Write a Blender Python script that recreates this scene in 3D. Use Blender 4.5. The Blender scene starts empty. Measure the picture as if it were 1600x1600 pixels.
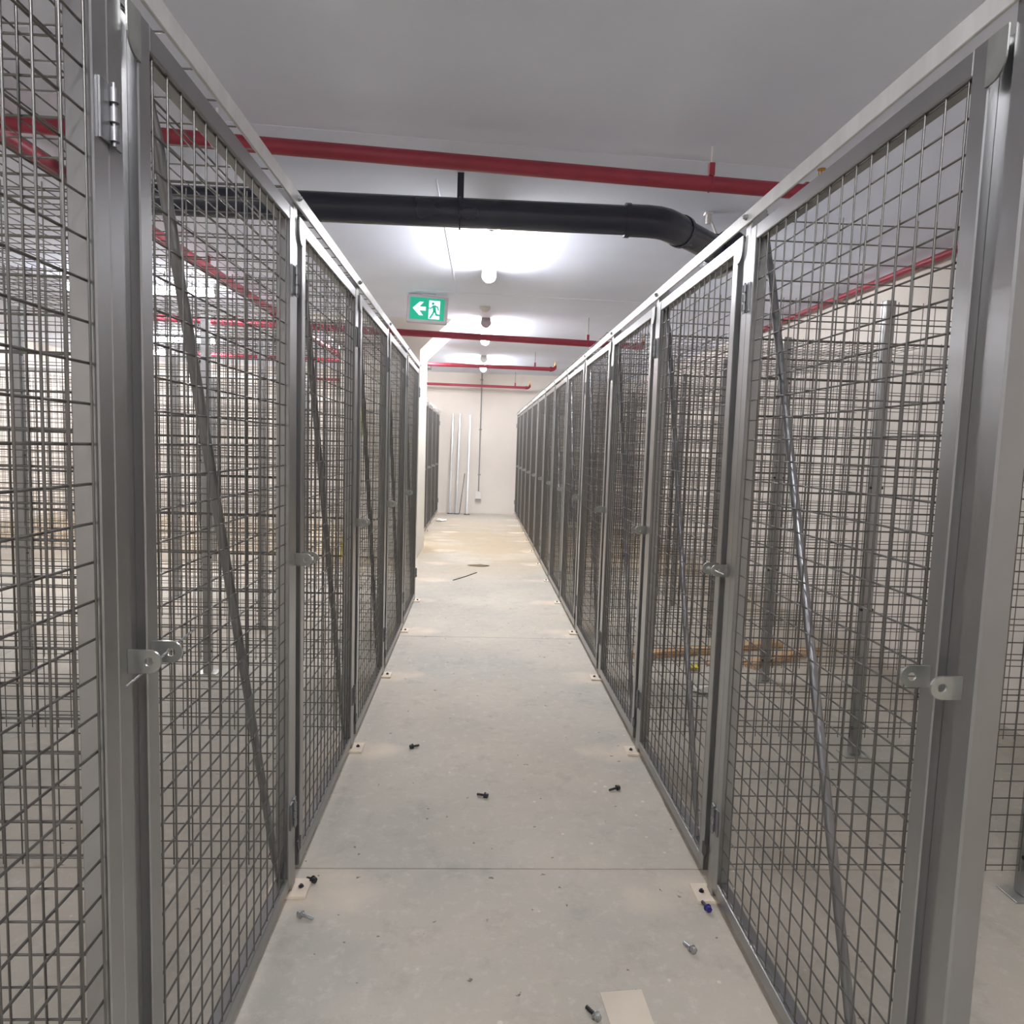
import bpy, bmesh, math, random
from mathutils import Vector, Matrix
random.seed(7)
S = bpy.context.scene
COL = S.collection
PI = math.pi

# ------------------------------------------------------------------ camera
H = 1.235                                   # lens height above the floor
cam_d = bpy.data.cameras.new('camera')
cam_d.sensor_fit = 'HORIZONTAL'; cam_d.sensor_width = 36.0
cam_d.lens = 1100.0 / 1600.0 * 36.0
cam_d.clip_start = 0.02
cam = bpy.data.objects.new('camera', cam_d); COL.objects.link(cam)
F = 1100.0
ey = Vector((-50.5, -102.0, F)).normalized()            # corridor direction in camera axes (x right, y down, z ahead)
kk = math.tan(math.radians(1.81))
dn = Vector((-kk, 1.0, -(-kk * ey.x + ey.y) / ey.z)).normalized()
ez = -dn
ex = ey.cross(ez)
right = Vector((ex.x, ey.x, ez.x)); down = Vector((ex.y, ey.y, ez.y)); ahead = Vector((ex.z, ey.z, ez.z))
cam.matrix_world = Matrix(((right.x, -down.x, -ahead.x, 0), (right.y, -down.y, -ahead.y, 0),
                           (right.z, -down.z, -ahead.z, H), (0, 0, 0, 1)))
S.camera = cam

# ------------------------------------------------------------------ world and exposure
w = bpy.data.worlds.new('world'); S.world = w; w.use_nodes = True
w.node_tree.nodes['Background'].inputs[0].default_value = (0.8, 0.85, 0.9, 1)
w.node_tree.nodes['Background'].inputs[1].default_value = 0.05
S.view_settings.view_transform = 'Standard'
S.view_settings.look = 'None'
S.view_settings.gamma = 1.0
S.view_settings.use_curve_mapping = False
S.view_settings.exposure = 0.0
LAMP = 114.0                                  # strength of the tube lamps' diffusers

# ------------------------------------------------------------------ materials
MATS = {}
def lin(c):
    return tuple(((v / 255.0) / 12.92 if v / 255.0 <= 0.04045 else ((v / 255.0 + 0.055) / 1.055) ** 2.4) for v in c)

def mat(name, rgb, rough=0.5, metal=0.0, var=0.12, scale=8.0, bump=0.0, bscale=60.0, rvar=0.1, emit=0.0, rgb2=None, stretch=None):
    if name in MATS: return MATS[name]
    m = bpy.data.materials.new(name); m.use_nodes = True
    nt = m.node_tree; N = nt.nodes; L = nt.links
    b = N['Principled BSDF']
    c = lin(rgb)
    tc = N.new('ShaderNodeTexCoord')
    src = tc.outputs['Object']
    if stretch:
        mp = N.new('ShaderNodeMapping'); mp.inputs['Scale'].default_value = stretch
        L.new(src, mp.inputs['Vector']); src = mp.outputs['Vector']
    nz = N.new('ShaderNodeTexNoise'); nz.inputs['Scale'].default_value = scale; nz.inputs['Detail'].default_value = 5
    L.new(src, nz.inputs['Vector'])
    rp = N.new('ShaderNodeValToRGB')
    c2 = lin(rgb2) if rgb2 else tuple(v * (1 - var) for v in c)
    c1 = c if rgb2 else tuple(min(1, v * (1 + var)) for v in c)
    rp.color_ramp.elements[0].position = 0.35; rp.color_ramp.elements[0].color = (*c2, 1)
    rp.color_ramp.elements[1].position = 0.65; rp.color_ramp.elements[1].color = (*c1, 1)
    L.new(nz.outputs['Fac'], rp.inputs['Fac'])
    L.new(rp.outputs['Color'], b.inputs['Base Color'])
    b.inputs['Metallic'].default_value = metal
    mr = N.new('ShaderNodeMapRange')
    mr.inputs['To Min'].default_value = max(0.03, rough - rvar); mr.inputs['To Max'].default_value = min(1, rough + rvar)
    L.new(nz.outputs['Fac'], mr.inputs['Value']); L.new(mr.outputs['Result'], b.inputs['Roughness'])
    if bump:
        n2 = N.new('ShaderNodeTexNoise'); n2.inputs['Scale'].default_value = bscale; n2.inputs['Detail'].default_value = 4
        L.new(tc.outputs['Object'], n2.inputs['Vector'])
        bp = N.new('ShaderNodeBump'); bp.inputs['Strength'].default_value = bump; bp.inputs['Distance'].default_value = 0.004
        L.new(n2.outputs['Fac'], bp.inputs['Height']); L.new(bp.outputs['Normal'], b.inputs['Normal'])
    if emit:
        b.inputs['Emission Color'].default_value = (*c, 1); b.inputs['Emission Strength'].default_value = emit
    MATS[name] = m
    return m

FRAME = mat('galvanised_frame', (158, 158, 158), 0.31, 0.92, 0.05, 4, 0.0, 90, 0.025)
RAIL = mat('galvanised_rail', (218, 218, 216), 0.36, 0.4, 0.07, 9, 0.0, 60, 0.06, stretch=(3, 2.5, .5))
WIRE = mat('galvanised_wire', (114, 112, 109), 0.38, 0.88, 0.10, 10)
BRACE = mat('galvanised_tube', (135, 135, 137), 0.38, 0.92, 0.1, 10, 0.0, 40)
TAB = mat('zinc_tab', (175, 177, 172), 0.33, 0.85, 0.1, 20)
HINGE = mat('hinge_steel', (145, 146, 148), 0.42, 0.85, 0.1, 20)
BOLT = mat('zinc_bolt', (185, 188, 190), 0.28, 0.9, 0.12, 40)
DARKSTEEL = mat('dark_steel', (70, 70, 72), 0.45, 0.8, 0.15, 30)
PLATE = mat('dusty_plate', (236, 222, 202), 0.85, 0.0, 0.1, 14, 0.2, 160, rgb2=(218, 204, 186))
WHITE = mat('white_paint', (226, 222, 216), 0.6, 0, 0.03, 3, 0.05, 40)
SPARE = mat('bright_zinc', (190, 192, 192), 0.32, 0.6, 0.05, 8)
RED = mat('red_pipe_paint', (152, 50, 66), 0.42, 0, 0.1, 7, 0.04, 60)
REDDK = mat('red_coupling_paint', (140, 44, 58), 0.42, 0, 0.1, 12)
BLACK = mat('black_pvc', (50, 54, 68), 0.27, 0, 0.03, 2, rvar=0.02)
BRASS = mat('brass', (190, 140, 50), 0.3, 0.9, 0.1, 20)
WOOD = mat('pine_timber', (222, 192, 150), 0.7, 0, 0.12, 7, 0.1, 40, rgb2=(190, 150, 108), stretch=(1, 14, 14))
YELLOW = mat('yellow_plastic', (222, 205, 60), 0.5, 0, 0.06, 10)
PAPER = mat('cream_card', (214, 202, 184), 0.85, 0, 0.04, 9, 0.05, 60)
SCRAP = mat('white_scrap', (236, 234, 228), 0.8, 0, 0.03, 9)
BLUE = mat('blue_plastic', (44, 40, 120), 0.45, 0, 0.1, 20)
FIXT = mat('lamp_body_grey', (196, 196, 196), 0.5, 0, 0.03, 5)
SIGNBOX = mat('sign_housing', (188, 182, 186), 0.5, 0, 0.03, 5)
SIGNGRN = mat('sign_green', (8, 150, 116), 0.4, 0, 0.02, 3, emit=0.75)
SIGNWHT = mat('sign_white', (214, 226, 244), 0.4, 0, 0.02, 3, emit=0.8)
LIGHT = mat('lamp_diffuser', (251, 250, 254), 0.4, 0, 0.0, 3, emit=LAMP)
GREYPVC = mat('grey_conduit', (150, 148, 146), 0.5, 0, 0.06, 10)

def concrete_wall(name, rgb, spots=0.0):
    m = mat(name, rgb, 0.72, 0, 0.035, 1.3, 0.10, 14, 0.08)
    return m
CEIL = concrete_wall('painted_ceiling', (232, 238, 254))
WALL = concrete_wall('painted_wall', (226, 219, 210))
COLUMN = concrete_wall('painted_column', (222, 218, 208))

def floor_material():
    m = bpy.data.materials.new('concrete_floor'); m.use_nodes = True
    nt = m.node_tree; N = nt.nodes; L = nt.links; b = N['Principled BSDF']
    geo = N.new('ShaderNodeNewGeometry'); pos = geo.outputs['Position']
    def noise(sc, det=6, rough=0.6, vec=pos):
        n = N.new('ShaderNodeTexNoise'); n.inputs['Scale'].default_value = sc; n.inputs['Detail'].default_value = det
        n.inputs['Roughness'].default_value = rough; L.new(vec, n.inputs['Vector']); return n.outputs['Fac']
    def ramp(v, p0, c0, p1, c1):
        r = N.new('ShaderNodeValToRGB'); r.color_ramp.elements[0].position = p0; r.color_ramp.elements[1].position = p1
        r.color_ramp.elements[0].color = (*c0, 1); r.color_ramp.elements[1].color = (*c1, 1); L.new(v, r.inputs['Fac']); return r.outputs['Color']
    def math_(op, a, b_=None, c_=None):
        n = N.new('ShaderNodeMath'); n.operation = op
        for i, v in enumerate((a, b_, c_)):
            if v is None: continue
            if isinstance(v, (int, float)): n.inputs[i].default_value = v
            else: L.new(v, n.inputs[i])
        return n.outputs[0]
    def mix(f, a, b_):
        n = N.new('ShaderNodeMix'); n.data_type = 'RGBA'
        if isinstance(f, (int, float)): n.inputs[0].default_value = f
        else: L.new(f, n.inputs[0])
        for i, v in ((6, a), (7, b_)):
            if isinstance(v, tuple): n.inputs[i].default_value = (*v, 1)
            else: L.new(v, n.inputs[i])
        return n.outputs[2]
    grey = lin((194, 187, 173)); grey2 = lin((174, 171, 160)); warm = lin((200, 187, 168)); dust = lin((224, 208, 188)); sand = lin((170, 154, 128))
    base = ramp(noise(1.4), 0.35, grey2, 0.65, grey)
    base = mix(math_('MULTIPLY', ramp_f(N, L, noise(0.55, 3), 0.45, 0.7), 0.7), base, warm)
    # fine mottling and trowel marks
    base = mix(math_('MULTIPLY', ramp_f(N, L, noise(24, 8, 0.78), 0.52, 0.70), 0.55), base, lin((214, 207, 196)))
    base = mix(math_('MULTIPLY', ramp_f(N, L, noise(8, 8, 0.75), 0.53, 0.72), 0.55), base, lin((152, 146, 136)))
    # sandy stain across the far aisle, colour darkened to offset bright lamplight
    sep = N.new('ShaderNodeSeparateXYZ'); L.new(pos, sep.inputs[0])
    X, Y = sep.outputs[0], sep.outputs[1]
    yy = math_('MULTIPLY_ADD', Y, 1 / 2.8, -9.2 / 2.8)
    far = math_('SUBTRACT', 1.0, math_('MULTIPLY', yy, yy))
    far = math_('MAXIMUM', far, 0.0)
    far = math_('MULTIPLY', far, ramp_f(N, L, noise(1.1, 6, 0.65), 0.27, 0.55))
    base = mix(math_('MINIMUM', math_('MULTIPLY', far, 1.1), 0.92), base, sand)
    # pale drilling dust in front of every foot plate, both rows
    def dust_row(x0, y0, pitch):
        dy = math_('SUBTRACT', math_('PINGPONG', math_('SUBTRACT', Y, y0), pitch / 2.0), 0.0)
        dx = math_('SUBTRACT', X, x0)
        d2 = math_('ADD', math_('MULTIPLY', math_('MULTIPLY', dx, dx), 26.0), math_('MULTIPLY', math_('MULTIPLY', dy, dy), 55.0))
        d2 = math_('ADD', d2, math_('MULTIPLY_ADD', noise(6, 7, 0.7), 3.2, -1.5))
        d2 = math_('ADD', d2, math_('MULTIPLY_ADD', noise(1.7, 3), 2.4, -1.2))
        return ramp_f(N, L, d2, 0.75, -0.35)
    base = mix(math_('MULTIPLY', dust_row(0.60, 1.846, 0.93), 0.75), base, dust)
    base = mix(math_('MULTIPLY', dust_row(-0.40, 1.865, 0.915), 0.75), base, dust)
    # specks of grit
    v = N.new('ShaderNodeTexVoronoi'); v.inputs['Scale'].default_value = 14.0
    wp = N.new('ShaderNodeTexNoise'); wp.inputs['Scale'].default_value = 55.0; L.new(pos, wp.inputs['Vector'])
    wa = N.new('ShaderNodeVectorMath'); wa.operation = 'MULTIPLY_ADD'; L.new(wp.outputs['Color'], wa.inputs[0]); wa.inputs[1].default_value = (.035, .035, .035); L.new(pos, wa.inputs[2])
    L.new(wa.outputs[0], v.inputs['Vector'])
    sp = ramp_f(N, L, math_('ADD', v.outputs['Distance'], math_('MULTIPLY', noise(2.3, 3), 0.10)), 0.135, 0.100)
    base = mix(math_('MULTIPLY', sp, 0.75), base, lin((82, 74, 66)))
    v2 = N.new('ShaderNodeTexVoronoi'); v2.inputs['Scale'].default_value = 11.0; L.new(pos, v2.inputs['Vector'])
    sp2 = ramp_f(N, L, math_('ADD', v2.outputs['Distance'], math_('MULTIPLY', noise(3.1, 3), 0.12)), 0.13, 0.10)
    base = mix(math_('MULTIPLY', sp2, 0.6), base, lin((226, 220, 208)))
    # brown scuffs
    base = mix(math_('MULTIPLY', math_('MULTIPLY', ramp_f(N, L, noise(2.6, 7, 0.75), 0.62, 0.72), ramp_f(N, L, noise(40, 4, 0.7), 0.45, 0.6)), 0.5), base, lin((120, 102, 82)))
    L.new(base, b.inputs['Base Color'])
    b.inputs['Roughness'].default_value = 0.78
    bp = N.new('ShaderNodeBump'); bp.inputs['Strength'].default_value = 0.25; bp.inputs['Distance'].default_value = 0.003
    L.new(noise(45, 6, 0.7), bp.inputs['Height']); L.new(bp.outputs['Normal'], b.inputs['Normal'])
    return m
def ramp_f(N, L, v, a, b):
    r = N.new('ShaderNodeMapRange'); r.clamp = True
    r.inputs['From Min'].default_value = a; r.inputs['From Max'].default_value = b
    L.new(v, r.inputs['Value']); return r.outputs['Result']
FLOOR = floor_material()

# ------------------------------------------------------------------ geometry helpers
class MB:
    """collects simple solids and turns them into one mesh"""
    def __init__(s): s.v = []; s.f = []; s.sm = []
    def add(s, verts, faces, smooth=False):
        o = len(s.v); s.v += [tuple(v) for v in verts]
        s.f += [tuple(i + o for i in f) for f in faces]; s.sm += [smooth] * len(faces)
        return s
    def box(s, x0, x1, y0, y1, z0, z1, c=0.0):
        x0, x1 = sorted((x0, x1)); y0, y1 = sorted((y0, y1)); z0, z1 = sorted((z0, z1))
        if c <= 0:
            V = [(x, y, z) for x in (x0, x1) for y in (y0, y1) for z in (z0, z1)]
            return s.add(V, [(0, 1, 3, 2), (4, 6, 7, 5), (0, 4, 5, 1), (2, 3, 7, 6), (0, 2, 6, 4), (1, 5, 7, 3)])
        bm = bmesh.new(); bmesh.ops.create_cube(bm, size=1)
        for v in bm.verts:
            v.co = Vector((x0 + (v.co.x + .5) * (x1 - x0), y0 + (v.co.y + .5) * (y1 - y0), z0 + (v.co.z + .5) * (z1 - z0)))
        bmesh.ops.bevel(bm, geom=bm.edges[:], offset=c, segments=1, affect='EDGES', profile=0.5)
        bm.verts.index_update()
        s.add([v.co[:] for v in bm.verts], [[v.index for v in f.verts] for f in bm.faces]); bm.free(); return s
    def prism(s, pts, axis, a, b, smooth=False):
        """pts: 2-D outline; axis: 'x','y' or 'z' is the extrusion direction from a to b"""
        def P(p, t):
            return {'x': (t, p[0], p[1]), 'y': (p[0], t, p[1]), 'z': (p[0], p[1], t)}[axis]
        n = len(pts)
        V = [P(p, a) for p in pts] + [P(p, b) for p in pts]
        s.add(V, [tuple(range(n - 1, -1, -1)), tuple(range(n, 2 * n))])
        s.add(V, [(i, (i + 1) % n, n + (i + 1) % n, n + i) for i in range(n)], smooth)
        return s
    def tube(s, path, r, n=12, caps=True, smooth=True):
        """round bar along a path; r may be a number or a list"""
        P = [Vector(p) for p in path]; rs = r if isinstance(r, (list, tuple)) else [r] * len(P)
        rings = []; up = None
        for i, p in enumerate(P):
            d = (P[min(i + 1, len(P) - 1)] - P[max(i - 1, 0)]).normalized()
            if up is None:
                up = Vector((0, 0, 1)) if abs(d.z) < 0.9 else Vector((1, 0, 0))
            u = (up - d * up.dot(d)).normalized(); w_ = d.cross(u); up = u
            rings.append([p + (u * math.cos(2 * PI * k / n) + w_ * math.sin(2 * PI * k / n)) * rs[i] for k in range(n)])
        V = [v for R in rings for v in R]; Fc = []
        for i in range(len(P) - 1):
            for k in range(n):
                Fc.append((i * n + k, i * n + (k + 1) % n, (i + 1) * n + (k + 1) % n, (i + 1) * n + k))
        s.add(V, Fc, smooth)
        if caps:
            s.add(rings[0], [tuple(range(n - 1, -1, -1))]); s.add(rings[-1], [tuple(range(n))])
        return s
    def wire(s, p, q, r, n=5):
        return s.tube([p, q], r, n, False)
    def ringtab(s, plane, c, tip, L_, R, rh, t0, t1, n=24):
        """rounded tab with a hole: centre c (u,v), points tip=+1/-1 in u; flat root L_ behind the hole; extruded t0..t1"""
        out = []; inn = []
        for k in range(n):
            a = 2 * PI * k / n; ca, sa = math.cos(a), math.sin(a)
            if ca >= 0: o = (R * ca, R * sa)
            else:
                tt = min(L_ / -ca if ca < -1e-6 else 1e9, R / abs(sa) if abs(sa) > 1e-6 else 1e9); o = (tt * ca, tt * sa)
            out.append((c[0] + tip * o[0], c[1] + o[1])); inn.append((c[0] + tip * rh * ca, c[1] + rh * sa))
        def P(p, t): return {'y': (p[0], t, p[1]), 'x': (t, p[0], p[1])}[plane]
        V = [P(p, t) for t in (t0, t1) for L2 in (out, inn) for p in L2]
        Fc = []
        for k in range(n):
            j = (k + 1) % n
            Fc += [(k, j, n + j, n + k), (2 * n + k, 3 * n + k, 3 * n + j, 2 * n + j),
                   (k, 2 * n + k, 2 * n + j, j), (n + k, n + j, 3 * n + j, 3 * n + k)]
        return s.add(V, Fc)
    def mesh(s, name, m):
        me = bpy.data.meshes.new(name); me.from_pydata(s.v, [], s.f)
        for p, sm in zip(me.polygons, s.sm): p.use_smooth = sm
        bm = bmesh.new(); bm.from_mesh(me); bmesh.ops.recalc_face_normals(bm, faces=bm.faces[:]); bm.to_mesh(me); bm.free()
        me.materials.append(m); me.update()
        return me

def obj(name, me, parent=None, loc=(0, 0, 0), rot=(0, 0, 0)):
    o = bpy.data.objects.new(name, me); COL.objects.link(o)
    o.location = loc; o.rotation_euler = rot
    if parent: o.parent = parent
    return o
def tag(o, label, cat, group=None):
    o['label'] = label; o['category'] = cat
    if group: o['group'] = group
    return o
def root(name, loc, label, cat, group=None, rot=(0, 0, 0)):
    o = obj(name, None, None, loc, rot); o.empty_display_size = 0.05
    return tag(o, label, cat, group)
def struct(o): o['kind'] = 'structure'; return o
def dup(o, loc, label=None, group=None, parent=None, rot=None):
    c = o.copy(); COL.objects.link(c)
    if parent is None:
        c.location = loc
        if rot is not None: c.rotation_euler = rot
        if label: c['label'] = label
        if group: c['group'] = group
    else: c.parent = parent
    for ch in list(o.children): dup(ch, None, parent=c)
    return c
ORD = ['nearest', 'second', 'third', 'fourth', 'fifth', 'sixth', 'seventh', 'eighth', 'ninth', 'tenth', 'eleventh', 'twelfth', 'thirteenth', 'fourteenth', 'fifteenth']

# ------------------------------------------------------------------ room
HC = 2.57
XL, XR, Y0, Y1 = -6.6, 2.51, -3.2, 13.05
fl = struct(obj('floor', MB().box(XL - .2, XR + .2, Y0 - .2, Y1 + .2, -.2, -.012).mesh('floor', FLOOR)))
cuts = [Y0 - .1, -0.56, 1.967, 4.492, 7.60, 10.3, Y1 - .012]
xcuts = [XL, -2.62, XR]
for i in range(len(cuts) - 1):
    for j in range(len(xcuts) - 1):
        g = .0025
        obj('slab', MB().box(xcuts[j] + (g if j else 0), xcuts[j + 1] - (g if j < len(xcuts) - 2 else 0), cuts[i] + g, cuts[i + 1] - g, -.012, 0, .0012).mesh('slab', FLOOR), fl)
ce = struct(obj('ceiling', MB().box(XL - .2, XR + .2, Y0 - .2, Y1 + .2, HC, HC + .2).mesh('ceiling', CEIL)))
# formwork seams left standing on the soffit
for a, b in (((-0.254, 3.7), (-0.236, 6.2)), ((-1.2, 3.16), (1.75, 3.38)), ((-0.6, 6.28), (2.4, 6.47)), ((0.15, 8.9), (2.3, 8.98)), ((-0.4, 1.25), (2.0, 1.4))):
    obj('seam', MB().tube([(a[0], a[1], HC), ((a[0] * 2 + b[0]) / 3, (a[1] * 2 + b[1]) / 3 + .004, HC), ((a[0] + b[0] * 2) / 3, (a[1] + b[1] * 2) / 3 - .003, HC), (b[0], b[1], HC)], .003, 6).mesh('seam', CEIL), ce)
struct(obj('wall_back', MB().box(XL - .2, XR + .2, Y1, Y1 + .2, -.2, HC + .2).mesh('wall_back', WALL)))
struct(obj('wall_right', MB().box(XR, XR + .2, Y0, Y1, -.2, HC + .2).mesh('wall_right', WALL)))
struct(obj('wall_left', MB().box(XL - .2, XL, Y0, Y1, -.2, HC + .2).mesh('wall_left', WALL)))
struct(obj('wall_front', MB().box(XL - .2, XR + .2, Y0 - .2, Y0, -.2, HC + .2).mesh('wall_front', WALL)))

struct(obj('trim_1', MB().prism([(1.66, HC), (XR, 2.385), (XR, HC)], 'y', Y0, Y1).mesh('trim_1', CEIL)))

# concrete column with flared head
col = MB()
cx0, cx1, cy0, cy1 = -1.50, -0.655, 7.62, 8.62
fl_z = 2.24
poly = [(cx0, 0), (cx1, 0), (cx1, fl_z), (cx1 + .33, HC), (cx0 - .33, HC), (cx0, fl_z)]
col.prism(poly, 'y', cy0, cy1)
tag(obj('column', col.mesh('column', COLUMN)), 'white painted concrete column with flared head at the end of the left cage row', 'column')

# ------------------------------------------------------------------ cage parts
XF = {1: 0.675, -1: -0.478}          # door face planes: right row, left row
def xs(s, d): return s * d            # depth into the cage, local x
FW = .036                             # frame tube width
DZ0, DZ1 = .036, 1.81
CACHE = {}
def wire_grid(u0, u1, z0, z1, pu, pz, r, n=5, off=0.0):
    """vertical and horizontal wires in the u-z plane -> lists of segments"""
    vs = []; hs = []
    k = math.floor((u1 - u0) / pu); st = u0 + ((u1 - u0) - k * pu) / 2
    for i in range(k + 1): vs.append(st + i * pu)
    k2 = math.floor((z1 - z0) / pz); st2 = z0 + ((z1 - z0) - k2 * pz) / 2
    for i in range(k2 + 1): hs.append(st2 + i * pz)
    return vs, hs
def door_parts(s, W):
    key = ('door', s, round(W, 3))
    if key in CACHE: return CACHE[key]
    D = .034                                  # tube depth
    p = {}
    c = .002
    p['stile_near'] = MB().box(0, xs(s, D), 0, FW, DZ0, DZ1, c).mesh('stile', FRAME)
    p['stile_far'] = MB().box(0, xs(s, D), W - FW, W, DZ0, DZ1, c).mesh('stile', FRAME)
    p['top'] = MB().box(xs(s, .0008), xs(s, D), FW + .0006, W - FW - .0006, DZ1 - FW, DZ1, c).mesh('door_top_rail', FRAME)
    p['bottom'] = MB().box(xs(s, .0008), xs(s, D), FW + .0006, W - FW - .0006, DZ0, DZ0 + FW, c).mesh('door_bottom_rail', FRAME)
    g = MB(); r = .0019
    vs, hs = wire_grid(FW, W - FW, DZ0 + FW, DZ1 - FW, .05, .05, r)
    for y in vs: g.wire((xs(s, .006), y, DZ0 + FW - .006), (xs(s, .006), y, DZ1 - FW + .006), r, 6)
    for z in hs: g.wire((xs(s, .0096), FW - .006, z), (xs(s, .0096), W - FW + .006, z), r, 6)
    p['mesh'] = g.mesh('wire_mesh', WIRE)
    xb = xs(s, .0225); a, b = FW + .03, W - FW - .012
    top, bot = (xb, W - FW - .016, DZ1 - FW), (xb, FW + .085, DZ0 + FW)
    if s < 0: top, bot = (xb, FW + .03, DZ1 - FW), (xb, W - FW - .012, DZ0 + FW)
    t = Vector(top); q = Vector(bot)
    p['brace'] = MB().tube([t, t.lerp(q, .035), t.lerp(q, .05), t.lerp(q, .95), t.lerp(q, .965), q], [.006, .0065, .0095, .0095, .0065, .006], 12).mesh('brace', BRACE)
    # stop tabs that bridge the gap to the latch post, rounded lower corner
    arc = [(-.034 + .024 * (1 - math.cos(a)), 1.745 + .028 * (1 - math.sin(a))) for a in [i * PI / 2 / 6 for i in range(7)]]
    outl = [(.004, 1.806), (-.034, 1.806)] + [(-.034 + .026 * (1 - math.cos(a)), 1.772 - .03 * math.sin(a)) for a in [i * PI / 2 / 6 for i in range(7)]] + [(.004, 1.742)]
    p['tab_top'] = MB().prism(outl, 'x', xs(s, -.0028), xs(s, -.0002)).mesh('stop_tab', TAB)
    outl = [(.004, .125), (-.030, .125), (-.034, .115), (-.022, .088), (.004, .088)]
    p['tab_bot'] = MB().prism(outl, 'x', xs(s, -.0028), xs(s, -.0002)).mesh('stop_tab', DARKSTEEL)
    # latch eye
    p['latch'] = MB().ringtab('y', (xs(s, -.028), .917), -s, .0277, .0165, .0065, .012, .016).mesh('latch_eye', TAB)
    # hinge: two leaves, knuckles and pin
    for nm, z in (('hinge_hi', 1.60), ('hinge_lo', .198)):
        h = MB()
        h.box(xs(s, -.0032), xs(s, -.0003), W - .024, W - .002, z, z + .072)
        h.box(xs(s, -.0032), xs(s, -.0003), W + .006, W + .028, z, z + .072)
        p[nm] = h.mesh('hinge', HINGE)
        k = MB()
        k.tube([(xs(s, -.0065), W + .002, z + .004), (xs(s, -.0065), W + .002, z + .021)], .0062, 10)
        k.tube([(xs(s, -.0065), W + .002, z + .027), (xs(s, -.0065), W + .002, z + .045)], .0062, 10)
        k.tube([(xs(s, -.0065), W + .002, z + .051), (xs(s, -.0065), W + .002, z + .068)], .0062, 10)
        k.tube([(xs(s, -.0065), W + .002, z - .002), (xs(s, -.0065), W + .002, z + .075)], .003, 8)
        p[nm + '_k'] = k.mesh('hinge_knuckle', HINGE)
    CACHE[key] = p
    return p
def door(s, xf, y, W, label, group):
    p = door_parts(s, W)
    t = root('cage_door', (xf, y, 0), label, 'cage door', group)
    obj('stile', p['stile_near'], t); obj('stile', p['stile_far'], t)
    obj('door_top_rail', p['top'], t); obj('door_bottom_rail', p['bottom'], t)
    m = obj('wire_mesh', p['mesh'], t); m['kind'] = 'stuff'
    obj('brace', p['brace'], t)
    obj('stop_tab', p['tab_top'], t); obj('stop_tab', p['tab_bot'], t)
    obj('latch_eye', p['latch'], t)
    for nm in ('hinge_hi', 'hinge_lo'):
        h = obj('hinge', p[nm], t); obj('hinge_knuckle', p[nm + '_k'], h)
    return t

PW = .040
def post_parts(s):
    key = ('post', s)
    if key in CACHE: return CACHE[key]
    p = {}
    # local origin: front face plane, near edge, floor
    p['post'] = MB().box(xs(s, .003), xs(s, .043), 0, PW, .0088, 1.860, .003).mesh('fence_post', FRAME)
    p['plate'] = MB().box(xs(s, -.040), xs(s, .068), -.02, .062, 0, .0085, .001).mesh('base_plate', PLATE)
    b = MB(); hx = [(.0075 * math.cos(i * PI / 3), .0075 * math.sin(i * PI / 3)) for i in range(6)]
    b.prism([(xs(s, -.018) + x, .022 + y) for x, y in hx], 'z', .0087, .0125)
    b.tube([(xs(s, -.018), .022, .0125), (xs(s, -.018), .022, .0165)], .004, 8)
    p['anchor'] = b.mesh('anchor_bolt', DARKSTEEL)
    # strike plate behind the gap, with a slot near the foot
    q = MB(); x0, x1 = xs(s, .015), xs(s, .018)
    ya, yb = PW + .0002, PW + .0362
    q.box(x0, x1, ya, yb, .04, .235); q.box(x0, x1, ya, yb, .285, 1.80)
    q.box(x0, x1, ya, PW + .013, .235, .285); q.box(x0, x1, PW + .023, yb, .235, .285)
    p['strike'] = q.mesh('strike_plate', FRAME)
    p['eye'] = MB().ringtab('y', (xs(s, -.026), .922), -s, .0287, .0165, .0065, .024, .028).mesh('latch_eye', TAB)
    CACHE[key] = p
    return p
def post(s, xf, y, label, group, latch=True, strike=True):
    p = post_parts(s)
    o = obj('fence_post', p['post'], None, (xf, y, 0)); tag(o, label, 'fence post', group)
    pl = obj('base_plate', p['plate'], o); obj('anchor_bolt', p['anchor'], pl)
    pl['label'] = 'foot plate coated in beige drilling dust'
    if strike: obj('strike_plate', p['strike'], o)
    if latch: obj('latch_eye', p['eye'], o)
    return o

RIGHT = [1.826 + .93 * k for k in range(-1, 13)]
LEFT = [.04, .955, 1.845, 2.76, 3.675, 4.59, 5.505]
FARL = [9.19, 10.12, 11.05, 11.98, 12.91]
XFL = -0.74
def gap_door(ys, k): return ys[k] + PW + .037, ys[k + 1] - .005 - (ys[k] + PW + .037)
for k in range(len(RIGHT)):
    post(1, XF[1], RIGHT[k], f'{ORD[k]} galvanised post from the camera in the right-hand cage front', 'posts of the right-hand cage front', k < len(RIGHT) - 1, k < len(RIGHT) - 1)
    if k < len(RIGHT) - 1:
        y, W = gap_door(RIGHT, k)
        door(1, XF[1], y, W, f'{ORD[k]} wire mesh door from the camera in the right-hand row', 'doors of the right-hand cage row')
for k in range(len(LEFT)):
    post(-1, XF[-1], LEFT[k], f'{ORD[k]} galvanised post from the camera in the left-hand cage front', 'posts of the left-hand cage front', k < len(LEFT) - 1, k < len(LEFT) - 1)
    if k < len(LEFT) - 1:
        y, W = gap_door(LEFT, k)
        door(-1, XF[-1], y, W, f'{ORD[k]} wire mesh door from the camera in the left-hand row', 'doors of the left-hand cage row')
for k in range(len(FARL)):
    post(-1, XFL, FARL[k], f'{ORD[k]} galvanised post from the column in the short far left row', 'posts of the far left cage front', k < len(FARL) - 1, k < len(FARL) - 1)
    if k < len(FARL) - 1:
        y, W = gap_door(FARL, k)
        door(-1, XFL, y, W, f'{ORD[k]} wire mesh door from the column in the short far left row', 'doors of the far left cage row')

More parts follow.
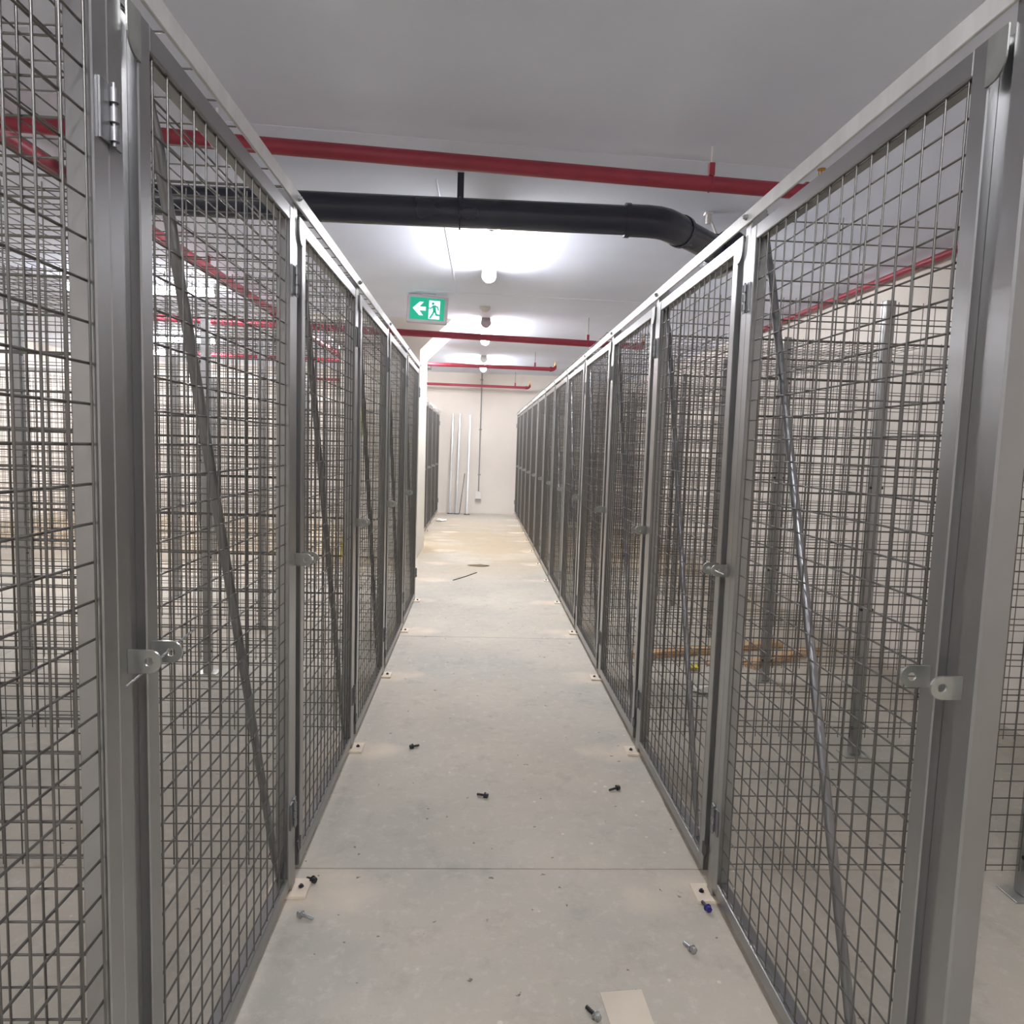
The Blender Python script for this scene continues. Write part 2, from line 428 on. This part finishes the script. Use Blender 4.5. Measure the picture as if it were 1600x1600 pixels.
# top rails, bolted across the post heads
def top_rail(s, xf, y0, y1, posts, label):
    zt, zb = 1.862, 1.827
    o = obj('top_rail', MB().box(0, xs(s, .0065), 0, y1 - y0, zb, zt, .0012).mesh('top_rail', RAIL), None, (xf - s * .0038, y0, 0))
    tag(o, label, 'rail', 'rails along the cage tops')
    b = MB(); hx = [(.0085 * math.cos(i * PI / 3 + .3), .0085 * math.sin(i * PI / 3 + .3)) for i in range(6)]
    b.prism(hx, 'x', xs(s, -.0065), xs(s, -.0002)); b.tube([(xs(s, -.0105), 0, 0), (xs(s, -.0065), 0, 0)], .0045, 8)
    me = b.mesh('bolt', BOLT)
    for y in posts:
        if y0 < y + PW / 2 < y1: obj('bolt', me, o, (0, y + PW / 2 - y0, (zt + zb) / 2))
    return o
top_rail(1, XF[1], 0.02, 2.945, RIGHT, 'long bright top rail nearest the camera on the right')
top_rail(1, XF[1], 2.950, 8.08, RIGHT, 'middle length of top rail above the right-hand doors')
top_rail(1, XF[1], 8.085, 13.04, RIGHT, 'farthest length of top rail on the right, reaching the end wall')
top_rail(-1, XF[-1], -.3, 3.05, LEFT, 'long streaked top rail nearest the camera on the left')
top_rail(-1, XF[-1], 3.055, 5.56, LEFT, 'second length of top rail on the left, ending before the white column')
top_rail(-1, XFL, 9.1, 13.04, FARL, 'top rail above the short far left row of doors')

# partitions: wire panels square to the cage fronts, with a middle post
def partition_mesh(L_, n=5):
    key = ('part', round(L_, 3), n)
    if key in CACHE: return CACHE[key]
    g = MB(); r = .0019; z0, z1 = .075, 1.855
    vs, hs = wire_grid(.004, L_ - .004, z0, z1, .05, .05, r)
    for u in vs: g.wire((u, -.0019, z0), (u, -.0019, z1), r, n)
    for z in hs: g.wire((0, .0019, z), (L_, .0019, z), r, n)
    CACHE[key] = g.mesh('mesh_partition', WIRE); return CACHE[key]
MID = {}
def mid_parts():
    if MID: return MID
    MID['post'] = MB().box(-.02, .02, -.02, .02, .0055, 1.858, .003).mesh('fence_post', FRAME)
    MID['plate'] = MB().box(-.055, .055, -.04, .04, 0, .0055, .0008).mesh('base_plate', TAB)
    c = MB()
    for z in (.12, .62, 1.12, 1.62): c.tube([(-.026, 0, z), (.026, 0, z)], .006, 8)
    MID['clips'] = c.mesh('mesh_clip', DARKSTEEL)
    return MID
def mid_post(x, y, label, group):
    p = mid_parts(); o = tag(obj('fence_post', p['post'], None, (x, y, 0)), label, 'fence post', group)
    obj('base_plate', p['plate'], o)
    for z in (.12, .62, 1.12, 1.62): 
        if 'clip' not in p: p['clip'] = MB().tube([(-.026, -.012, 0), (.026, -.012, 0)], .006, 8).mesh('mesh_clip', DARKSTEEL)
        obj('mesh_clip', p['clip'], o, (0, 0, z))
    return o
def partition(x0, x1, y, label, group):
    L_ = x1 - x0
    o = obj('mesh_partition', partition_mesh(L_), None, (x0, y, 0)); return tag(o, label, 'partition', group)
for k in range(1, len(RIGHT) - 1):
    y = RIGHT[k] + PW / 2
    partition(.7195, 1.579, y, f'{ORD[k - 1]} front partition panel of wire mesh between right-hand cages', 'front partitions of the right-hand cages')
    partition(1.621, 2.508, y, f'{ORD[k - 1]} rear partition panel of wire mesh against the right wall', 'rear partitions of the right-hand cages')
    mid_post(1.60, y, f'{ORD[k - 1]} inner post standing halfway back inside the right-hand cages', 'inner posts of the right-hand cages')
for k in range(1, len(LEFT)):
    y = LEFT[k] + PW / 2
    partition(-1.379, -.5225, y, f'{ORD[k - 1]} front partition panel of wire mesh between left-hand cages', 'front partitions of the left-hand cages')
    partition(-2.30, -1.421, y, f'{ORD[k - 1]} rear partition panel of wire mesh behind the left-hand inner posts', 'rear partitions of the left-hand cages')
    mid_post(-1.40, y, f'{ORD[k - 1]} inner post standing halfway back inside the left-hand cages', 'inner posts of the left-hand cages')
    mid_post(-2.322, y, f'{ORD[k - 1]} rear corner post at the back of the left-hand cages', 'rear posts of the left-hand cages')

# lids of wire mesh lying on the cages
def lid_mesh(wx, wy):
    key = ('lid', round(wx, 3), round(wy, 3))
    if key in CACHE: return CACHE[key]
    g = MB(); r = .0019
    k = int(wx / .05)
    for i in range(k + 1): g.wire((i * wx / k, 0, 0), (i * wx / k, wy, 0), r, 5)
    k = int(wy / .1)
    for i in range(k + 1): g.wire((0, i * wy / k, .0038), (wx, i * wy / k, .0038), r, 5)
    CACHE[key] = g.mesh('mesh_lid', WIRE); return CACHE[key]
for k in range(len(LEFT) - 1):
    o = obj('mesh_lid', lid_mesh(1.82, .88), None, (-2.315, LEFT[k] + .025, 1.867))
    tag(o, f'{ORD[k]} wire mesh lid from the camera lying over the left-hand cages', 'mesh lid', 'lids of the left-hand cages')
for k in range(3, len(RIGHT) - 1):
    o = obj('mesh_lid', lid_mesh(1.80, .915), None, (.668, RIGHT[k] + .03 + (.14 if k == 3 else 0), 1.867))
    if k == 3: o.data = lid_mesh(1.80, .78)
    tag(o, f'{ORD[k - 3]} wire mesh lid resting on the right-hand cages beyond the black pipe', 'mesh lid', 'lids of the right-hand cages')

# cage fronts across the left-hand part of the room
def cross_front(y, xsq, word):
    for i, x in enumerate(xsq):
        mid_post(x, y, f'{ORD[i]} post from the column in the {word} cross row', f'posts of the {word} cross row')
        if i < len(xsq) - 1:
            partition(xsq[i + 1] + .021, x - .021, y, f'{ORD[i]} wire mesh panel from the column in the {word} cross row', f'panels of the {word} cross row')
    o = obj('top_rail', MB().box(xsq[-1] - .03, xsq[0] + .03, -.0335, -.0215, 1.83, 1.865, .0015).mesh('top_rail', RAIL), None, (0, y, 0))
    tag(o, f'dull top rail of the {word} cross row of cages on the left', 'rail')
cross_front(7.15, [-1.72 - .92 * i for i in range(5)], 'nearer')
cross_front(10.4, [-1.30 - .92 * i for i in range(6)], 'farther')
for i in range(1, 5):
    o = obj('mesh_partition', partition_mesh(1.70), None, (-1.72 - .92 * i, 7.172, 0), (0, 0, PI / 2))
    tag(o, f'{ORD[i - 1]} partition running back from the nearer cross row', 'partition', 'partitions behind the nearer cross row')

# wire pins through two of the latches
def pin(a, b, bend, label):
    me = MB().tube([a, b] if bend is None else [bend, a, b], .0018, 8).mesh('latch_pin', BOLT)
    return tag(obj('latch_pin', me), label, 'wire pin')
pin((-.470, .952, .896), (-.442, 1.11, .934), None, 'bright wire pin pushed through the nearest left-hand latch')
pin((.650, 1.80, .921), (.6465, 1.96, .918), None, 'bright wire pin through the latch of a right-hand door')

# ------------------------------------------------------------------ lamps
def lamp_parts(L_):
    key = ('lamp', L_)
    if key in CACHE: return CACHE[key]
    w = .05; zb = -.105
    prof = [(-.047, -.0442)] + [(w * math.cos(PI + a) , -.055 + .05 * math.sin(PI + a)) for a in [i * PI / 14 for i in range(15)]] + [(.047, -.0442)]
    p = {'body': MB().box(-.043, .043, 0, L_, -.044, 0, .003).mesh('lamp_body', FIXT),
         'diff': MB().prism(prof, 'y', .014, L_ - .014, True).mesh('diffuser', LIGHT)}
    cp = [(-.046, -.004)] + [(.054 * math.cos(PI + a), -.055 + .054 * math.sin(PI + a)) for a in [i * PI / 14 for i in range(15)]] + [(.046, -.004)]
    p['cap'] = MB().prism(cp, 'y', 0, .014).mesh('end_cap', FIXT)
    CACHE[key] = p; return p
def lamp(x, y, L_, rz, label):
    p = lamp_parts(L_)
    t = root('tube_lamp', (x, y, HC), label, 'lamp', 'tube lamps on the ceiling', (0, 0, rz))
    obj('lamp_body', p['body'], t); obj('diffuser', p['diff'], t)
    obj('end_cap', p['cap'], t); obj('end_cap', p['cap'], t, (0, L_ - .014, 0))
    return t
lamp(.035, 4.14, 1.30, 0, 'lit tube lamp on the aisle ceiling just behind the black pipe')
lamp(.030, 7.45, 1.27, 0, 'lit tube lamp on the aisle ceiling crossed by the dark red pipe')
lamp(.025, 10.50, 1.27, 0, 'farthest lit tube lamp over the aisle, near the end wall')
R90 = PI / 2
lamp(-2.32, 6.40, 1.27, R90, 'lit tube lamp over the left cages, largest of those seen through mesh')
lamp(-3.47, 9.55, 1.27, R90, 'middle lit tube lamp seen through the nearest left door')
lamp(-4.75, 11.05, 1.27, R90, 'lowest lit tube lamp seen at the edge of the nearest left door')
lamp(-.64, 9.60, 1.27, R90, 'lit tube lamp seen through the second and third left doors')

lamp(.04, -1.12, 1.30, 0, 'added unseen tube lamp on the aisle ceiling behind the viewpoint')  # added out of view to brighten the near aisle floor and ceiling
lamp(-2.9, -.90, 1.27, R90, 'added unseen tube lamp left of the aisle, behind the viewpoint')  # second added fill lamp, lights the near end from the left

# ------------------------------------------------------------------ pipes
def hanger(parent, x, y, z, r, top, m1, m2, rr=.005):
    """pear hanger round a pipe with a threaded rod to the ceiling"""
    g = MB(); n = 16
    pts = [(x + .0, y + (r + .004) * math.sin(a), z + (r + .004) * math.cos(a)) for a in [-.75 * PI / 1 + i * 1.5 * PI / n for i in range(n + 1)]]
    g.tube(pts, .004, 6)
    g.box(x - .012, x + .012, y - .012, y + .012, z + r + .002, z + r + .055)
    hg = obj('hanger', g.mesh('hanger', m1), parent)
    obj('rod', MB().tube([(x, y, z + r + .05), (x, y, top)], rr, 8).mesh('rod', m2), hg)
def sprinkler(parent, x, y, z):
    s_ = MB(); s_.tube([(x, y, z), (x, y, z + .022)], .011, 10); s_.tube([(x, y, z + .022), (x, y, z + .05)], .004, 8)
    s_.tube([(x - .012, y, z + .02), (x - .012, y, z + .05)], .002, 6); s_.tube([(x + .012, y, z + .02), (x + .012, y, z + .05)], .002, 6)
    s_.tube([(x, y, z + .05), (x, y, z + .053)], .018, 12)
    obj('sprinkler_head', s_.mesh('sprinkler_head', BRASS), parent)
def branch(y0, y1, x0, x1, z0, z1, r, hangs, label, rise=.05, head=True):
    """sprinkler branch from x0 to x1 (right end turned up)"""
    t = root('sprinkler_pipe', (0, 0, 0), label, 'pipe', 'red sprinkler pipes')
    f = lambda x: (x, y0 + (y1 - y0) * (x - x0) / (x1 - x0), z0 + (z1 - z0) * (x - x0) / (x1 - x0))
    obj('pipe', MB().tube([f(x0), f(x1)], r, 20).mesh('pipe', RED), t)
    ex_, ey_, ez_ = f(x1)
    e = MB(); e.tube([f(x1 - .03), f(x1), (ex_ + .02, ey_, ez_ + .004), (ex_ + .036, ey_, ez_ + .018), (ex_ + .04, ey_, ez_ + .038), (ex_ + .04, ey_, ez_ + rise)], [r * 1.18] * 2 + [r * 1.0, r * .9, r * .75, r * .7], 16)
    e.tube([f(x1 - .035), f(x1 - .015)], r * 1.32, 16)
    obj('elbow', e.mesh('elbow', REDDK), t)
    if head: sprinkler(t, ex_ + .04, ey_, ez_ + rise)
    for hx in hangs:
        q = f(hx); hanger(t, q[0], q[1], q[2], r, HC - .0005, RED, WHITE if y0 < 4 else GREYPVC)
    return t
branch(3.00, 3.18, -1.962, 1.44, 2.452, 2.404, .032, [-1.1, .978], 'thick red sprinkler pipe crossing nearest the camera')
branch(7.04, 7.26, -3.9, 1.60, 2.385, 2.305, .033, [-1.4, 1.068], 'dark red sprinkler pipe below the exit sign')
branch(9.85, 9.95, -3.9, .985, 2.362, 2.345, .026, [-1.6, .74], 'red sprinkler pipe in front of the farthest tube lamp')
branch(12.55, 12.65, -3.9, .82, 2.322, 2.305, .023, [-1.6, .60], 'lowest thin red sprinkler pipe before the end wall')
t = root('sprinkler_pipe', (0, 0, 0), 'red sprinkler main running lengthwise above the left cages', 'pipe', 'red sprinkler pipes')
obj('pipe', MB().tube([(-2.02, 1.0, 2.466), (-2.02, 12.7, 2.466)], .04, 18).mesh('pipe', RED), t)
for yy in (3.0, 7.11, 9.88, 12.58):
    obj('coupling', MB().tube([(-2.02, yy - .06, 2.466), (-2.02, yy + .06, 2.466)], .050, 18).mesh('coupling', REDDK), t)
for yy in (2.2, 5.4, 8.6): hanger(t, -2.02, yy, 2.466, .04, HC - .0005, RED, GREYPVC)
t = root('sprinkler_pipe', (0, 0, 0), 'thin rust red pipe clipped along the top of the right wall', 'pipe', 'red sprinkler pipes')
obj('pipe', MB().tube([(2.465, .6, 2.335), (2.465, 6.5, 2.345)], .02, 14).mesh('pipe', RED), t)
for yy in (1.5, 3.2, 4.9, 6.3): obj('clip', MB().box(2.44, 2.5095, yy - .012, yy + .012, 2.33, 2.372).mesh('clip', GREYPVC), t)

# black drain
t = root('drain_pipe', (0, 0, 0), 'thick black plastic drain pipe crossing under the ceiling', 'pipe')
R_ = .070
zb = 2.378
obj('pipe', MB().tube([(-1.80, 3.6, zb - .004), (.80, 3.6, zb + .004)], R_, 28).mesh('pipe', BLACK), t)
bend = [(.70, 3.6), (.80, 3.6), (.86, 3.61), (.91, 3.635), (.95, 3.67), (1.00, 3.72), (1.02, 3.74)]
obj('elbow', MB().tube([(x, y, zb + .003) for x, y in bend], R_ + .007, 28).mesh('elbow', BLACK), t)
for a, b in (((.69, 3.6), (.715, 3.6)), ((1.005, 3.725), (1.025, 3.745))):
    obj('collar', MB().tube([(a[0], a[1], zb + .003), (b[0], b[1], zb + .003)], R_ + .012, 28).mesh('collar', BLACK), t)
obj('pipe', MB().tube([(1.0, 3.72, zb + .003), (1.34, 4.06, zb - .002)], R_, 28).mesh('pipe', BLACK), t)
fit = MB(); fit.tube([(1.27, 3.99, zb - .002), (1.40, 4.12, zb - .004)], R_ + .010, 28)
fit.tube([(1.365, 3.96, zb - .004), (1.365, 3.975, zb - .004), (1.365, 4.22, zb - .004), (1.365, 4.235, zb - .004)], [.096, .106, .106, .096], 32)
obj('junction', fit.mesh('junction', BLACK), t)
obj('end_cap', MB().tube([(1.365, 3.945, zb - .004), (1.365, 3.96, zb - .004)], .07, 24).mesh('end_cap', BLACK), t)
obj('elbow', MB().tube([(-1.74, 3.6, zb - .004), (-1.78, 3.6, zb - .004), (-1.82, 3.6, zb + .008), (-1.842, 3.6, zb + .035), (-1.848, 3.6, zb + .07), (-1.848, 3.6, HC - .0005)], R_ + .006, 28).mesh('elbow', BLACK), t)
# bracket: flat strap up to the ceiling
b = MB()
b.tube([(-.128, 3.6 + (R_ + .004) * math.sin(a), zb + (R_ + .004) * math.cos(a)) for a in [i * 2 * PI / 24 for i in range(25)]], .006, 6)
b.box(-.144, -.112, 3.594, 3.606, zb + R_, HC - .0005)
obj('bracket', b.mesh('bracket', BLACK), t)
b = MB(); b.box(1.215, 1.255, 3.98, 4.02, HC - .012, HC - .0005); b.tube([(1.235, 4.0, HC - .06), (1.235, 4.0, HC - .005)], .013, 10)
b.tube([(1.245, 4.0, HC - .02), (1.29, 3.99, zb + R_ - .01)], .007, 8)
obj('strap', b.mesh('strap', WHITE), t)

# ------------------------------------------------------------------ exit sign
t = root('exit_sign', (-.497, 6.40, 2.437), 'green running man exit sign with left arrow hanging from the ceiling', 'sign', None, (0, math.radians(2.3), 0))
obj('housing', MB().box(-.18, .18, 0, .055, -.125, .112, .006).mesh('housing', SIGNBOX), t)
obj('mount', MB().box(-.068, .068, .005, .05, .112, .131, .003).mesh('mount', SIGNBOX), t)
fp = obj('face_panel', MB().box(-.152, .152, -.004, -.0002, -.098, .092).mesh('face_panel', SIGNGRN), t)
def flat(polys, name, m, y0, y1, par):
    g = MB()
    for pl_ in polys: g.prism(pl_, 'y', y0, y1)
    return obj(name, g.mesh(name, m), par)
arrow = [(-.128, -.003), (-.068, .055), (-.032, .055), (-.068, .014), (-.012, .014), (-.012, -.020), (-.068, -.020), (-.032, -.062), (-.068, -.062)]
flat([arrow], 'arrow', SIGNWHT, -.006, -.0042, fp)
flat([[(.014, -.088), (.112, -.088), (.112, .072), (.014, .072)]], 'doorway', SIGNWHT, -.006, -.0042, fp)
def limb(pts, w):
    out = []
    for (a, b_) in zip(pts[:-1], pts[1:]):
        d = Vector((b_[0] - a[0], b_[1] - a[1])).normalized(); n = Vector((-d.y, d.x)) * w / 2; e = d * w * .35
        out.append([(a[0] + n.x - e.x, a[1] + n.y - e.y), (a[0] - n.x - e.x, a[1] - n.y - e.y), (b_[0] - n.x + e.x, b_[1] - n.y + e.y), (b_[0] + n.x + e.x, b_[1] + n.y + e.y)])
    return out
man = [[(.050 + .0115 * math.cos(i * PI / 7), .046 + .0115 * math.sin(i * PI / 7)) for i in range(14)]]
man += limb([(.060, .022), (.066, -.018)], .026)
man += limb([(.052, .026), (.036, .006), (.018, .004)], .010)
man += limb([(.070, .026), (.090, .018), (.100, -.006)], .010)
man += limb([(.060, -.022), (.050, -.046), (.030, -.078)], .014)
man += limb([(.070, -.020), (.084, -.050), (.118, -.052)], .014)
flat(man, 'running_figure', SIGNGRN, -.0075, -.0062, fp)

# small sensor on the ceiling
s_ = MB(); s_.tube([(.012, 6.9, HC), (.012, 6.9, HC - .02), (.012, 6.9, HC - .045)], [.055, .05, .022], 20)
tag(obj('motion_sensor', s_.mesh('motion_sensor', WHITE)), 'small white dome sensor on the ceiling between two tube lamps', 'sensor')
g = MB(); g.box(-.98, -.86, 12.0, 12.3, HC - .05, HC - .001, .004)
tag(obj('air_grille', g.mesh('air_grille', GREYPVC)), 'small grey air grille on the ceiling behind the column', 'vent')

# ------------------------------------------------------------------ end wall items
t = root('conduit', (0, 0, 0), 'thin grey conduit running down the end wall', 'conduit')
obj('tube', MB().tube([(.008, 13.035, HC), (.0, 13.035, .41)], .011, 10).mesh('tube', GREYPVC), t)
for z in (2.45, 1.55, .72): obj('clip', MB().box(-.02, .032, 13.028, 13.05, z - .012, z + .012).mesh('clip', GREYPVC), t)
t = root('power_outlet', (-.003, 13.05, .335), 'white power outlet with grey lower edge at the foot of the conduit', 'outlet')
obj('backbox', MB().box(-.055, .055, -.055, 0, -.06, .075, .004).mesh('backbox', WHITE), t)
obj('flap', MB().box(-.05, .05, -.062, -.0555, -.085, -.058).mesh('flap', GREYPVC), t)

sp_ord = ['left of the three bright spare posts', 'middle of the three bright spare posts', 'right-hand and brightest of the three spare posts']
for i, (xb, yb, xt) in enumerate(((-.508, 12.80, -.499), (-.393, 12.80, -.372), (-.202, 12.72, -.185))):
    ln = math.atan2(13.03 - yb, 1.83)
    t = root('spare_post', (xb, yb, 0), sp_ord[i] + ' leaning on the end wall', 'spare post', 'spare posts against the end wall', (-ln, math.atan2(xt - xb, 1.83), 0))
    obj('shaft', MB().box(-.017, .017, -.017, .017, .006, 1.83, .003).mesh('shaft', SPARE), t)
    obj('base_plate', MB().box(-.052, .052, -.045, .045, .003, .012).mesh('base_plate', DARKSTEEL), t)
tag(obj('thin_rod', MB().tube([(-.34, 12.9, .004), (-.262, 13.043, .735)], .006, 8).mesh('thin_rod', DARKSTEEL)), 'short thin dark rod leaning on the end wall between the spare posts', 'rod')

# ------------------------------------------------------------------ things on the floor
def crumple(x, y, r, h, label, name, m, seed, sx=1.0):
    rnd = random.Random(seed); bm = bmesh.new(); bmesh.ops.create_icosphere(bm, subdivisions=2, radius=1)
    for v in bm.verts:
        k = rnd.uniform(.65, 1.1); v.co = Vector((v.co.x * r * k * sx, v.co.y * r * k, max(0, (v.co.z * .5 + .45) * h * k)))
    me = bpy.data.meshes.new(name); bm.to_mesh(me); bm.free(); me.materials.append(m)
    return tag(obj(name, me, None, (x, y, 0.0005)), label, 'scrap')
crumple(-.60, 11.5, .075, .05, 'white crumpled paper scrap on the floor before the end wall', 'paper_scrap', SCRAP, 3, 1.3)
crumple(1.19, 3.52, .055, .04, 'pale crumpled scrap inside a right-hand cage', 'paper_scrap', SCRAP, 5, 1.3)
crumple(1.26, 3.90, .05, .03, 'yellow plastic scrap on the floor near the timber', 'plastic_scrap', YELLOW, 9)
crumple(-.93, 1.93, .025, .02, 'small dark lump of dirt inside the nearest left cage', 'dirt_clod', DARKSTEEL, 12)
c = MB(); c.prism([(.308, 1.49), (.406, 1.499), (.412, 1.385), (.318, 1.375)], 'z', .0004, .0022)
tag(obj('card_offcut', c.mesh('card_offcut', PAPER)), 'cream rectangular card lying at the bottom of the frame', 'card')

def screw(x, y, ang, L_, label, shank=BOLT, name='anchor_screw', tip=None):
    t = root(name, (x, y, 0), label, 'screw', 'screws dropped on the aisle floor', (0, 0, ang))
    hx = [(.0085 * math.cos(i * PI / 3), .0085 + .0085 * math.sin(i * PI / 3)) for i in range(6)]
    hd = MB().prism(hx, 'x', 0, .010); hd.tube([(.010, 0, .0085), (.0125, 0, .0085)], .0105, 12)
    obj('head', hd.mesh('head', shank if tip is None else tip), t)
    sh = MB()
    rs = [.0045] + [(.0048 if i % 2 else .0036) for i in range(1, 12)] + [.002]
    pts = [(.0125 + L_ * i / 12, 0, .0085 - .003 * i / 12) for i in range(13)]
    sh.tube(pts, rs, 8)
    obj('shank', sh.mesh('shank', shank), t)
    return t
screw(-.440, 1.755, -.35, .034, 'shiny screw on the floor below the nearest left foot plate')
screw(-.427, 1.895, 2.6, .020, 'greenish screw touching the nearest left foot plate', DARKSTEEL)
screw(-.250, 2.785, .6, .030, 'screw on the floor near the second left foot plate', DARKSTEEL)
screw(.062, 2.385, 2.7, .030, 'dark screw lying alone in the middle of the aisle', DARKSTEEL)
screw(.545, 2.455, 3.5, .032, 'dark screw near the second right foot plate', DARKSTEEL)
screw(.654, 1.768, 1.75, .030, 'screw with a dark blue head by the right foot plate', DARKSTEEL, tip=BLUE)
screw(.566, 1.612, 2.0, .030, 'shiny screw between the right foot plate and the cream card')
screw(.292, 1.408, 2.1, .032, 'dark tipped screw just left of the cream card', DARKSTEEL, tip=BOLT)
tag(obj('wire_offcut', MB().tube([(-.211, 6.42, .004), (-.1, 6.62, .004), (.005, 6.847, .004)], .004, 6).mesh('wire_offcut', DARKSTEEL)), 'thin dark wire offcut on the aisle floor beyond the left row', 'wire')
crumple(.04, 7.26, .07, .012, 'dark patch of debris on the floor joint in the far aisle', 'debris', mat('brown_debris', (112, 96, 72), .9), 21, 1.9)

def plank(a, b, wd, ht, label, z=0):
    d = Vector((b[0] - a[0], b[1] - a[1], 0)); L_ = d.length
    me = MB().box(0, L_, -wd / 2, wd / 2, 0, ht, .002).mesh('timber_plank', WOOD)
    return tag(obj('timber_plank', me, None, (a[0], a[1], z), (0, 0, math.atan2(d.y, d.x))), label, 'plank', 'timber offcuts in the right-hand cages')
plank((.95, 4.08), (1.98, 4.40), .07, .040, 'longest pine plank on the floor of a right-hand cage')
plank((1.60, 3.93), (2.16, 4.28), .07, .040, 'shorter pine plank lying at the right of the long one')
plank((1.36, 3.98), (1.60, 4.04), .05, .020, 'short thin timber offcut before the long plank')
tag(obj('yellow_pole', MB().tube([(-1.40, 7.30, .027), (-1.245, 7.585, 1.62)], .026, 14).mesh('yellow_pole', YELLOW)), 'yellow pole leaning on the column behind the left cages', 'pole')
